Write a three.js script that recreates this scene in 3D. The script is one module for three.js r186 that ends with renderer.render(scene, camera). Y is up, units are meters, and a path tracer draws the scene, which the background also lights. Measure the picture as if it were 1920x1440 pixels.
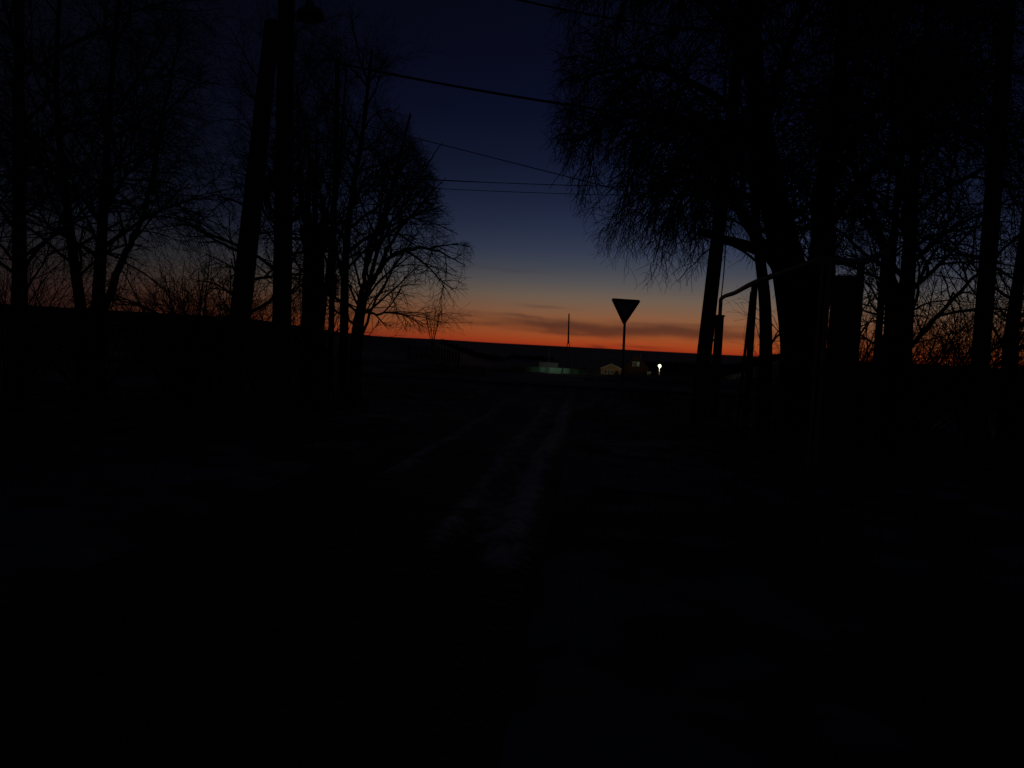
import * as THREE from 'three';
import { mergeGeometries } from 'three/addons/utils/BufferGeometryUtils.js';

const scene = new THREE.Scene();
const DEG = Math.PI / 180;

// ---------- camera ----------
const camera = new THREE.PerspectiveCamera(54.77, 4 / 3, 0.05, 20000);
camera.position.set(0, 1.6, 0);
camera.rotation.order = 'YXZ';
camera.rotation.set(-3.08 * DEG, 5.62 * DEG, 2.96 * DEG);

// ---------- random and noise ----------
function rng(seed) {
  let a = seed >>> 0;
  return () => { a = (a + 0x6D2B79F5) >>> 0; let t = a; t = Math.imul(t ^ (t >>> 15), t | 1); t ^= t + Math.imul(t ^ (t >>> 7), t | 61); return ((t ^ (t >>> 14)) >>> 0) / 4294967296; };
}
function hash2(x, y) { let h = Math.imul(x, 374761393) + Math.imul(y, 668265263); h = Math.imul(h ^ (h >>> 13), 1274126177); return ((h ^ (h >>> 16)) >>> 0) / 4294967296; }
function noise2(x, y) {
  const xi = Math.floor(x), yi = Math.floor(y); let fx = x - xi, fy = y - yi; fx = fx * fx * (3 - 2 * fx); fy = fy * fy * (3 - 2 * fy);
  const a = hash2(xi, yi), b = hash2(xi + 1, yi), c = hash2(xi, yi + 1), d = hash2(xi + 1, yi + 1);
  return a + (b - a) * fx + (c - a) * fy + (a - b - c + d) * fx * fy;
}
function fbm(x, y, o = 4) { let s = 0, a = 0.5, t = 0; for (let i = 0; i < o; i++) { s += a * noise2(x + 17.3 * i, y - 9.1 * i); t += a; a *= 0.5; x *= 2.03; y *= 2.03; } return s / t; }
const clamp = (x, a = 0, b = 1) => Math.min(b, Math.max(a, x));
const sstep = (a, b, x) => { const t = clamp((x - a) / (b - a)); return t * t * (3 - 2 * t); };
const lerp = (a, b, t) => a + (b - a) * t;
const toLin = (c) => { c /= 255; return c <= 0.04045 ? c / 12.92 : Math.pow((c + 0.055) / 1.055, 2.4); };

// ---------- sky: dusk, the sun just gone a little right of -Z ----------
const GLOW = [[0, 153, 47, 22], [0.4, 158, 64, 29], [1.0, 154, 78, 40], [1.9, 142, 86, 52], [2.8, 126, 90, 67], [3.8, 108, 92, 79], [4.8, 87, 83, 83], [6, 66, 70, 81], [7.3, 51, 58, 78], [9, 38, 46, 69], [11, 28, 35, 58], [13.5, 19, 25, 47], [17, 12, 16, 38], [21, 8, 11, 29], [26, 5, 8, 20], [35, 4, 5, 14], [60, 4, 5, 13], [90, 4, 5, 12]].map(([e, ...c]) => [e, ...c.map(toLin)]);
const NIGHT = [[0, 25, 20, 22], [3, 22, 20, 25], [8, 13, 14, 22], [15, 6, 7, 14], [26, 3.5, 4.5, 10], [50, 4, 5, 12], [90, 4, 5, 12]].map(([e, ...c]) => [e, ...c.map(toLin)]);
function ramp(T, e) { let i = 1; while (i < T.length - 1 && T[i][0] < e) i++; const A = T[i - 1], B = T[i], t = clamp((e - A[0]) / (B[0] - A[0])); return [1, 2, 3].map((k) => lerp(A[k], B[k], t)); }
// cloud streaks: azimuth, elevation, half length, half thickness (degrees), depth, tilt
const STREAKS = [[-3.2, 1.72, 4.8, 0.34, 0.75, -0.03], [1.2, 1.5, 5, 0.42, 0.9, -0.035], [6.8, 1.5, 5.8, 0.48, 0.85, -0.01], [-1.5, 1.05, 5, 0.16, 0.5, -0.02], [9, 2.15, 5, 0.14, 0.45, -0.03], [-8, 1.55, 5, 0.22, 0.5, 0.0], [-5, 2.12, 2.6, 0.1, 0.7, -0.05], [-3.4, 2.95, 2.2, 0.08, 0.5, -0.03], [4.5, 2.0, 3, 0.12, 0.5, -0.05], [-13, 1.9, 6, 0.22, 0.5, 0.01], [-11, 2.3, 4, 0.1, 0.35, -0.02], [15, 1.6, 8, 0.36, 0.65, 0.01], [-24, 1.8, 9, 0.35, 0.5, 0.01], [29, 1.6, 9, 0.45, 0.5, 0], [-7, 5.7, 5, 0.1, 0.2, -0.03], [0.8, 0.12, 0.9, 0.12, 0.75, -0.1], [4.2, 0.2, 2.6, 0.1, 0.65, -0.02], [-1, 0.95, 6, 0.1, 0.3, -0.03], [-40, 2, 12, 0.4, 0.4, 0], [45, 1.8, 12, 0.4, 0.4, 0]];
{
  const W = 3072, Hh = 1536, data = new Float32Array(W * Hh * 4);
  for (let j = 0; j < Hh; j++) {
    const el = ((j + 0.5) / Hh - 0.5) * 180, e = Math.max(0, el), G = ramp(GLOW, e), N = ramp(NIGHT, e), low = el > -1 && el < 7;
    for (let i = 0; i < W; i++) {
      let az = ((i + 0.5) / W - 0.25) * 360; if (az > 180) az -= 360;              // 0 is -Z, positive to +X
      const g = Math.exp(-Math.pow(Math.abs(az - 8) / 32, 2.6));
      let c = [0, 1, 2].map((k) => lerp(N[k], G[k], g));
      if (low) {
        let m = 0;
        for (const [ca, ce, hl, ht, dp, tl] of STREAKS) {
          const da = (az - ca) / hl; if (Math.abs(da) > 1.6) continue;
          const wob = (fbm(az * 0.35 + ce * 7, ce * 3.1, 3) - 0.5) * 0.42, de = (el - ce - tl * (az - ca) - wob) / (ht * (0.6 + 0.8 * noise2(az * 0.5 + 31, ce * 5)));
          m = 1 - (1 - m) * (1 - dp * Math.exp(-da * da * 1.6 - Math.pow(Math.abs(de), 2.6)) * (0.65 + 0.6 * fbm(az * 0.8, el * 7, 4)));
        }
        m = clamp(m * 1.15, 0, 0.9);
        const cl = [0.26 * c[0] + 0.014, 0.26 * c[1] + 0.006, 0.4 * c[2] + 0.005];
        c = c.map((v, k) => lerp(v, cl[k], m));
      }
      const o = (j * W + i) * 4; data[o] = c[0]; data[o + 1] = c[1]; data[o + 2] = c[2]; data[o + 3] = 1;
    }
  }
  const sky = new THREE.DataTexture(data, W, Hh, THREE.RGBAFormat, THREE.FloatType);
  sky.mapping = THREE.EquirectangularReflectionMapping; sky.magFilter = sky.minFilter = THREE.LinearFilter; sky.wrapS = THREE.RepeatWrapping; sky.needsUpdate = true;
  scene.background = sky; scene.environment = sky;
}

// ---------- sun: at the horizon behind the afterglow, almost spent ----------
const sun = new THREE.DirectionalLight(0xffa060, 0.012);
sun.position.set(14, 100 * Math.sin(0.8 * DEG), -100); sun.target.position.set(0, 0, 0);
sun.castShadow = true; sun.shadow.radius = 12;
Object.assign(sun.shadow.camera, { left: -60, right: 60, top: 40, bottom: -20, near: 0.5, far: 400 });
scene.add(sun, sun.target);

const renderer = new THREE.WebGLRenderer({ antialias: true });
renderer.toneMapping = THREE.LinearToneMapping;
renderer.toneMappingExposure = 1;
renderer.shadowMap.enabled = true;

// ---------- helpers ----------
const taken = {};
function numbered(n) { taken[n] = (taken[n] ?? -1) + 1; return taken[n] ? n + '_' + String(taken[n]).padStart(3, '0') : n; }
function tag(o, label, category, group, kind) { o.userData.label = label; o.userData.category = category; if (group) o.userData.group = group; if (kind) o.userData.kind = kind; return o; }
function thing(name, label, category, pos = [0, 0, 0], turn = 0, group) { const o = new THREE.Group(); o.name = numbered(name); o.position.set(...pos); o.rotation.y = turn; scene.add(o); return tag(o, label, category, group); }
function mesh(name, geo, mat, parent = scene) { const m = new THREE.Mesh(geo, mat); m.name = parent === scene ? numbered(name) : name; m.castShadow = m.receiveShadow = true; parent.add(m); return m; }
const V = (x, y, z) => new THREE.Vector3(x, y, z);
function box(w, h, d, x = 0, y = 0, z = 0) { const g = new THREE.BoxGeometry(w, h, d); g.translate(x, y, z); return g; }
function cyl(r0, r1, h, x = 0, y = 0, z = 0, n = 16) { const g = new THREE.CylinderGeometry(r1, r0, h, n); g.translate(x, y + h / 2, z); return g; }

// tapered tubes through points, collected into one geometry
class Tubes {
  constructor() { this.p = []; this.n = []; this.u = []; this.i = []; }
  add(pts, radii, sides, cap = false) {
    const base = this.p.length / 3, N = pts.length; let len = 0, ax = 0, ay = 0, az = 0;
    for (let k = 0; k < N; k++) {
      const a = pts[Math.max(0, k - 1)], b = pts[Math.min(N - 1, k + 1)], c = pts[k];
      let tx = b[0] - a[0], ty = b[1] - a[1], tz = b[2] - a[2]; const l = Math.hypot(tx, ty, tz) || 1; tx /= l; ty /= l; tz /= l;
      if (k === 0) { if (Math.abs(ty) < 0.8) { ax = -tz; ay = 0; az = tx; } else { ax = 1; ay = 0; az = 0; } }
      const dt = ax * tx + ay * ty + az * tz; ax -= dt * tx; ay -= dt * ty; az -= dt * tz; const al = Math.hypot(ax, ay, az) || 1; ax /= al; ay /= al; az /= al;
      const bx = ty * az - tz * ay, by = tz * ax - tx * az, bz = tx * ay - ty * ax, r = radii[k];
      if (k) len += Math.hypot(c[0] - pts[k - 1][0], c[1] - pts[k - 1][1], c[2] - pts[k - 1][2]);
      for (let s = 0; s <= sides; s++) {
        const th = s / sides * Math.PI * 2, co = Math.cos(th), si = Math.sin(th), nx = ax * co + bx * si, ny = ay * co + by * si, nz = az * co + bz * si;
        const rr = typeof r === 'function' ? r(th, c[1]) : r;
        this.p.push(c[0] + nx * rr, c[1] + ny * rr, c[2] + nz * rr); this.n.push(nx, ny, nz); this.u.push(s / sides, len);
      }
    }
    const q = sides + 1;
    for (let k = 0; k < N - 1; k++) for (let s = 0; s < sides; s++) { const a = base + k * q + s, b = a + q; this.i.push(a, a + 1, b, a + 1, b + 1, b); }
    if (cap) for (const k of [0, N - 1]) {
      const c = pts[k], o = this.p.length / 3, a = pts[k ? k - 1 : 1], d = V(c[0] - a[0], c[1] - a[1], c[2] - a[2]).normalize();
      this.p.push(...c); this.n.push(d.x, d.y, d.z); this.u.push(0.5, 0);
      for (let s = 0; s <= sides; s++) { const e = (base + k * q + s) * 3; this.p.push(this.p[e], this.p[e + 1], this.p[e + 2]); this.n.push(d.x, d.y, d.z); this.u.push(0.5 + 0.5 * Math.cos(s), 0.1); }
      for (let s = 0; s < sides; s++) k ? this.i.push(o, o + 1 + s, o + 2 + s) : this.i.push(o, o + 2 + s, o + 1 + s);
    }
    return this;
  }
  get tris() { return this.i.length / 3; }
  build() {
    const g = new THREE.BufferGeometry();
    g.setAttribute('position', new THREE.Float32BufferAttribute(this.p, 3)); g.setAttribute('normal', new THREE.Float32BufferAttribute(this.n, 3)); g.setAttribute('uv', new THREE.Float32BufferAttribute(this.u, 2)); g.setIndex(this.i);
    return g;
  }
}
function curve(pts, n) { const c = new THREE.CatmullRomCurve3(pts.map((p) => V(...p)), false, 'centripetal'); return c.getPoints(n).map((v) => [v.x, v.y, v.z]); }
function bar(pts, r, sides = 10) { return new Tubes().add(pts, pts.map(() => r), sides, true).build(); }
function taper(a, b, ra, rb, sides = 14, n = 8) { const P = [], Q = []; for (let k = 0; k <= n; k++) { const t = k / n; P.push([0, 1, 2].map((i) => lerp(a[i], b[i], t))); Q.push(lerp(ra, rb, t)); } return new Tubes().add(P, Q, sides, true).build(); }

// ---------- textures and materials ----------
function tex(w, h, f, srgb, rx = 1, ry = 1) {
  const d = new Uint8Array(w * h * 4);
  for (let y = 0; y < h; y++) for (let x = 0; x < w; x++) { const c = f(x / w, y / h, x, y), o = (y * w + x) * 4; for (let k = 0; k < 3; k++) d[o + k] = clamp(Array.isArray(c) ? c[k] : c, 0, 1) * 255; d[o + 3] = 255; }
  const t = new THREE.DataTexture(d, w, h); t.wrapS = t.wrapT = THREE.RepeatWrapping; t.magFilter = THREE.LinearFilter; t.minFilter = THREE.LinearMipmapLinearFilter; t.generateMipmaps = true;
  if (srgb) t.colorSpace = THREE.SRGBColorSpace; t.repeat.set(rx, ry); t.needsUpdate = true; return t;
}
const tile = (f, u, v) => { const a = sstep(0, 1, u), b = sstep(0, 1, v); return f(u, v) * (1 - a) * (1 - b) + f(u - 1, v) * a * (1 - b) + f(u, v - 1) * (1 - a) * b + f(u - 1, v - 1) * a * b; };
const barkH = tex(256, 512, (u, v) => { const n = tile((a, b) => fbm(a * 22 + 40, b * 7 + 11, 4), u, v), m = tile((a, b) => fbm(a * 9 + 5, b * 3 + 70, 3), u, v); return clamp(0.5 + 1.6 * (n - 0.5) + 0.6 * (m - 0.5)); }, false, 2, 0.8);
const barkC = tex(256, 512, (u, v) => { const n = tile((a, b) => fbm(a * 22 + 40, b * 7 + 11, 4), u, v), m = tile((a, b) => fbm(a * 6 + 3, b * 3 + 7, 3), u, v), k = clamp(0.35 + 1.3 * (n - 0.5) + 0.7 * (m - 0.5)); return [0.30 + 0.28 * k, 0.26 + 0.25 * k, 0.22 + 0.23 * k]; }, true, 2, 0.8);
const woodC = tex(128, 512, (u, v) => { const n = tile((a, b) => fbm(a * 30 + 4, b * 2.2 + 1, 4), u, v), k = clamp(0.5 + 1.4 * (n - 0.5)); return [0.34 + 0.2 * k, 0.31 + 0.19 * k, 0.27 + 0.18 * k]; }, true, 1, 0.5);
const concC = tex(256, 256, (u, v) => { const n = tile((a, b) => fbm(a * 14, b * 14, 4), u, v), m = tile((a, b) => fbm(a * 3 + 9, b * 3, 3), u, v), k = 0.45 + 0.25 * (n - 0.5) + 0.4 * (m - 0.5); return [k, k * 0.98, k * 0.94]; }, true);
const groundC = tex(1024, 1024, (u, v) => {
  const n = tile((a, b) => fbm(a * 26 + 3, b * 26 + 8, 5), u, v), m = tile((a, b) => fbm(a * 5 + 50, b * 5 + 12, 4), u, v), f = hash2(Math.floor(u * 1024), Math.floor(v * 1024));
  const s = sstep(0.42, 0.60, 0.55 * n + 0.45 * m);                        // thin snow lying in the dead grass
  const g = [0.33 + 0.1 * f, 0.30 + 0.09 * f, 0.23 + 0.07 * f], w = [0.7, 0.7, 0.7];
  return [0, 1, 2].map((k) => lerp(g[k], w[k], s * 0.85) + 0.03 * (f - 0.5));
}, true);
const groundB = tex(512, 512, (u, v) => tile((a, b) => fbm(a * 40 + 3, b * 40 + 8, 5), u, v), false);
const std = (o) => new THREE.MeshStandardMaterial({ roughness: 0.95, metalness: 0, ...o });
const lin = (r, g, b) => new THREE.Color().setRGB(r, g, b);
const M = {
  bark: std({ map: barkC, bumpMap: barkH, bumpScale: 0.03, color: lin(0.55, 0.5, 0.46) }),
  darkBark: std({ map: barkC, bumpMap: barkH, bumpScale: 0.04, color: lin(0.4, 0.37, 0.34) }),
  twig: std({ color: lin(0.055, 0.042, 0.035) }), willow: std({ color: lin(0.06, 0.048, 0.034) }), cane: std({ color: lin(0.07, 0.05, 0.04) }),
  pole: std({ map: woodC, bumpMap: woodC, bumpScale: 0.01, color: lin(0.6, 0.56, 0.52) }),
  concrete: std({ map: concC, color: lin(0.9, 0.9, 0.9), bumpMap: concC, bumpScale: 0.006 }),
  steel: std({ color: lin(0.22, 0.22, 0.22), metalness: 0.7, roughness: 0.5 }),
  rust: std({ color: lin(0.16, 0.1, 0.07), metalness: 0.2, roughness: 0.75 }),
  pipe: std({ color: lin(0.42, 0.39, 0.31), roughness: 0.55 }),
  rubber: std({ color: lin(0.02, 0.02, 0.02), roughness: 0.6 }),
  porcelain: std({ color: lin(0.7, 0.68, 0.62), roughness: 0.25 }),
  greyBox: std({ color: lin(0.8, 0.8, 0.78), roughness: 0.45 }),
  white: std({ color: lin(0.75, 0.75, 0.73), roughness: 0.6 }), red: std({ color: lin(0.5, 0.03, 0.025), roughness: 0.45 }),
  tan: std({ color: lin(0.56, 0.3, 0.17) }), logs: std({ color: lin(0.085, 0.034, 0.018) }), roofDark: std({ color: lin(0.07, 0.05, 0.045), roughness: 0.7 }),
  glass: std({ color: lin(0.02, 0.02, 0.022), roughness: 0.12 }),
  green: std({ color: lin(0.1, 0.21, 0.13), roughness: 0.55 }), greenDark: std({ color: lin(0.05, 0.13, 0.085), roughness: 0.6 }), greenPale: std({ color: lin(0.15, 0.25, 0.18), roughness: 0.6 }), shed: std({ color: lin(0.12, 0.117, 0.107), roughness: 0.7 }),
  fir: std({ color: lin(0.022, 0.026, 0.02) }), board: std({ map: woodC, color: lin(0.5, 0.47, 0.43) }),
};

// ---------- terrain ----------
const FAR = (r) => (r < 900 ? lerp(0, -26, sstep(345, 900, r)) : r < 1600 ? -26 : lerp(-26, 11, sstep(1500, 5200, r)));
function H(x, z, rough = true) {
  const r = Math.hypot(x, z), az = Math.atan2(x, -z) / DEG, d = r * Math.cos(clamp(Math.abs(az), 0, 40) * DEG);
  const wl = sstep(-6.5, -13, az), wr = sstep(9.5, 15, az), w = Math.max(wl, wr);
  const s = clamp(d, 0, 292) - 43; let front = -0.0368 * (s > 4 ? s : s < -4 ? 0 : (s + 4) ** 2 / 16);
  front += FAR(r);
  let hill = 0;
  if (az < 0) hill = sstep(45, 170, r) * (1.75 + 2.4 * sstep(-15, -27, az)); else hill = sstep(45, 170, r) * (1.5 + 6.2 * sstep(27, 34, az));
  hill *= 1 - 0.6 * sstep(80, 150, Math.abs(az));
  hill += sstep(600, 5200, r) * 5 + sstep(46, 90, r) * -0.9 * sstep(-22, -12, az) * sstep(150, 80, r);
  let h = lerp(front, hill, w);
  if (rough) {
    h += (fbm(x * 0.35 + 90, z * 0.35, 4) - 0.5) * 0.14 * sstep(2, 5, r) + (fbm(x * 1.6 + 3, z * 1.6, 3) - 0.5) * 0.05;
    if (r > 150) h += (fbm(x * 0.012 + 40, z * 0.012, 4) - 0.5) * 1.6 * sstep(150, 420, r) * sstep(900, 400, r) * (w > 0.5 ? 1 : 0.3);
    if (r > 2500) h += (fbm(x * 0.0011 + 7, z * 0.0011 + 3, 4) - 0.5) * 9 * sstep(2500, 5000, r);
  }
  const lane = Math.max(z < 2 && z > -28.4 ? sstep(1.75, 1.2, Math.abs(x + 1.75)) : 0, 0);
  if (z < -34 && z > -50) h += 0.27 * sstep(0.2, 2.6, x) * sstep(40, 22, x) * sstep(-34.5, -39, z) * sstep(-49, -42, z);
  return h - 0.16 * lane;
}
{
  const rings = [], S = 440; let r = 0; while (r < 9000) { rings.push(r); r += Math.max(0.09, Math.min(r * 0.033, 300)); }
  const P = [], C = [], U = [], I = [];
  rings.forEach((rr, k) => {
    for (let s = 0; s <= S; s++) {
      const a = s / S * Math.PI * 2, x = rr * Math.sin(a), z = -rr * Math.cos(a); P.push(x, H(x, z), z); U.push(x / 11, z / 11);
      const c = (0.8 + 0.4 * fbm(x * 0.09, z * 0.09, 3)) * (0.8 + 0.4 * fbm(x * 0.006 + 21, z * 0.003 + 5, 3)); C.push(c, c, c);
    }
    if (k) for (let s = 0; s < S; s++) { const a = (k - 1) * (S + 1) + s, b = a + S + 1; I.push(a, a + 1, b, a + 1, b + 1, b); }
  });
  const g = new THREE.BufferGeometry(); g.setAttribute('position', new THREE.Float32BufferAttribute(P, 3)); g.setAttribute('color', new THREE.Float32BufferAttribute(C, 3)); g.setAttribute('uv', new THREE.Float32BufferAttribute(U, 2)); g.setIndex(I); g.computeVertexNormals();
  const m = mesh('ground', g, std({ map: groundC, bumpMap: groundB, bumpScale: 0.03, vertexColors: true }));
  tag(m, 'dark frosty ground with dead grass and thin snow', 'ground', null, 'structure');
}
// the lane: two ruts, packed icy snow along their edges
{
  const x0 = -3.4, x1 = -0.1, nx = 80, z0 = 1.5, z1 = -29, nz = 460, P = [], C = [], U = [], I = [];
  for (let j = 0; j <= nz; j++) {
    const t = j / nz, z = z0 + (z1 - z0) * (0.35 * t + 0.65 * t * t);
    for (let i = 0; i <= nx; i++) {
      const x = lerp(x0, x1, i / nx), wx = x + (fbm(z * 0.25, 3.3, 3) - 0.5) * 0.28, b = (c, w) => Math.exp(-(((wx - c) / w) ** 2));
      let y = H(x, z, false) + (z < 2 && z > -28.4 ? 0.16 * sstep(1.75, 1.2, Math.abs(x + 1.75)) : 0);
      y += (fbm(x * 0.35 + 90, z * 0.35, 4) - 0.5) * 0.14 * sstep(2, 5, Math.hypot(x, z)) - 0.05;
      y += -0.055 * b(-0.8, 0.17) - 0.055 * b(-2.45, 0.2) + 0.04 * b(-0.52, 0.1) + 0.03 * b(-1.05, 0.12) + 0.045 * b(-2.18, 0.12) + 0.016 * (fbm(x * 5, z * 1.2, 4) - 0.5) + 0.006 * (noise2(x * 17, z * 9) - 0.5) + 0.03;
      if (i < 7 || i > nx - 7) y -= 0.1 * (1 - Math.min(i, nx - i) / 7);
      P.push(x, y, z); U.push(x / 3, z / 3);
      const n = fbm(x * 3.2 + 8, z * 1.1, 4), n2 = fbm(x * 9 + 5, z * 4.5, 5), run = sstep(x < -1.5 ? -6.6 : -4.2, x < -1.5 ? -9.5 : -6.4, z + (n - 0.5) * 3);
      let s = run * Math.max(1.0 * b(-0.52, 0.17), 0.66 * b(-1.05, 0.13), 0.7 * b(-2.2, 0.15), 0.45 * b(-0.8, 0.2)) * sstep(-30, -14, z + 6 * (n - 0.5)) + 0.2 * sstep(0.6, 0.72, n); s = sstep(0.2, 0.85, s * (2.2 * n2 - 0.2));
      C.push(lerp(0.06, 0.84, s) + 0.02 * n2, lerp(0.052, 0.78, s) + 0.018 * n2, lerp(0.042, 0.67, s) + 0.014 * n2);
    }
    if (j) for (let i = 0; i < nx; i++) { const a = (j - 1) * (nx + 1) + i, b = a + nx + 1; I.push(a, a + 1, b, a + 1, b + 1, b); }
  }
  const g = new THREE.BufferGeometry(); g.setAttribute('position', new THREE.Float32BufferAttribute(P, 3)); g.setAttribute('color', new THREE.Float32BufferAttribute(C, 3)); g.setAttribute('uv', new THREE.Float32BufferAttribute(U, 2)); g.setIndex(I); g.computeVertexNormals();
  tag(mesh('dirt_lane', g, std({ vertexColors: true, bumpMap: groundB, bumpScale: 0.02, roughness: 0.8 })), 'rutted dirt lane with packed snow along the wheel tracks', 'road', null, 'structure');
}
// the road that the lane meets
{
  const P = [], U = [], C = [], I = [], n = 200, m = 10;
  for (let i = 0; i <= n; i++) for (let j = 0; j <= m; j++) { const x = lerp(-60, 60, i / n), z = -28.6 - 5.2 * j / m - 0.0009 * x * x, e = Math.min(j, m - j); P.push(x, Math.max(H(x, z), H(x, z, false) - 0.02) + (e ? 0.05 + 0.012 * Math.min(e, 3) : -0.06), z); U.push(x / 3, z / 3); const k = 0.045 + 0.03 * fbm(x * 1.3, z * 1.3, 4); C.push(k, k, k * 0.98); }
  for (let i = 0; i < n; i++) for (let j = 0; j < m; j++) { const a = i * (m + 1) + j, b = a + m + 1; I.push(a, b, a + 1, a + 1, b, b + 1); }
  const g = new THREE.BufferGeometry(); g.setAttribute('position', new THREE.Float32BufferAttribute(P, 3)); g.setAttribute('color', new THREE.Float32BufferAttribute(C, 3)); g.setAttribute('uv', new THREE.Float32BufferAttribute(U, 2)); g.setIndex(I); g.computeVertexNormals();
  tag(mesh('crossing_road', g, std({ vertexColors: true, bumpMap: groundB, bumpScale: 0.01, roughness: 0.9 })), 'dark road crossing the end of the lane', 'road', null, 'structure');
}
// dead grass on the verges
{
  const R = rng(77), N = 26000, g = new THREE.BufferGeometry(), p = [-0.004, 0, 0, 0.004, 0, 0, -0.003, 0.5, 0.06, 0.003, 0.5, 0.06, 0, 1, 0.26];
  g.setAttribute('position', new THREE.Float32BufferAttribute(p, 3)); g.setIndex([0, 1, 2, 1, 3, 2, 2, 3, 4]); g.computeVertexNormals();
  const m = new THREE.InstancedMesh(g, std({ color: lin(0.17, 0.13, 0.075) }), N), o = new THREE.Object3D(); let k = 0;
  while (k < N) {
    const z = -2 - 46 * Math.pow(R(), 0.8), x = -16 + 30 * R(); if ((x > -3.4 && x < -0.05) || (z + 0.0009 * x * x < -28.4 && z + 0.0009 * x * x > -34)) continue;
    if (fbm(x * 0.7 + 4, z * 0.7, 3) < 0.44 + 0.12 * R()) continue;
    const h = (0.1 + 0.28 * R()) * (Math.abs(x + 1.5) < 3 ? 0.6 : 1);
    o.position.set(x, H(x, z) - 0.01, z); o.rotation.set(0, R() * 6.28, 0); o.scale.set(1.2 + h, h, h * 1.4 * (0.4 + R())); o.updateMatrix(); m.setMatrixAt(k++, o.matrix);
  }
  m.name = 'dead_grass'; m.castShadow = m.receiveShadow = true; scene.add(m); tag(m, 'dry grass blades along both sides of the lane', 'grass', null, 'stuff');
}

// ---------- bare trees ----------
let triangles = 0;
function walk(R, p, dir, len, steps, wander, grav, env) {
  const pts = [[...p]]; let d = V(...dir).normalize();
  for (let k = 1; k <= steps; k++) {
    d.x += (R() - 0.5) * wander; d.z += (R() - 0.5) * wander; d.y += (R() - 0.5) * wander + grav * k / steps; d.normalize();
    const q = pts[k - 1], s = len / steps, n = [q[0] + d.x * s, q[1] + d.y * s, q[2] + d.z * s];
    if (env && !env(n, R)) break; pts.push(n);
  }
  return pts;
}
const radii = (n, a, b, pow = 1) => Array.from({ length: n }, (_, k) => lerp(a, b, Math.pow(k / Math.max(1, n - 1), pow)));
function spawn(T, R, path, rad, levels, li, env) {
  const L = levels[li]; if (!L) return;
  const n = Math.max(1, Math.round(L.n * (0.75 + 0.5 * R()))), N = path.length, phase = R() * 6.28;
  for (let i = 0; i < n; i++) {
    const t = lerp(L.t0 ?? 0.2, 1, (i + R()) / n), f = t * (N - 1), k = Math.min(N - 2, Math.floor(f)), w = f - k; if (k < 0) return;
    const a = path[k], b = path[k + 1], p = [lerp(a[0], b[0], w), lerp(a[1], b[1], w), lerp(a[2], b[2], w)], d = V(b[0] - a[0], b[1] - a[1], b[2] - a[2]).normalize();
    const e = Math.abs(d.y) < 0.9 ? V(-d.z, 0, d.x).normalize() : V(1, 0, 0), f2 = new THREE.Vector3().crossVectors(d, e), ph = phase + i * 2.4 + (R() - 0.5) * 0.9, an = L.ang * (0.7 + 0.6 * R());
    const dir = d.clone().multiplyScalar(Math.cos(an)).addScaledVector(e, Math.sin(an) * Math.cos(ph)).addScaledVector(f2, Math.sin(an) * Math.sin(ph)); dir.y += L.lift ?? 0;
    const len = L.len * (0.55 + 0.9 * R()) * (1 - 0.4 * t), r0 = Math.min(lerp(rad[k], rad[k + 1], w) * 0.75, L.r);
    const pts = walk(R, p, [dir.x, dir.y, dir.z], len, L.seg, L.wander, L.grav ?? 0, env); if (pts.length < 2) continue;
    const rr = radii(pts.length, r0, Math.max(L.tip ?? 0.0018, r0 * 0.35)); T.add(pts, rr, L.sides ?? 3); spawn(T, R, pts, rr, levels, li + 1, env);
  }
}
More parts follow.
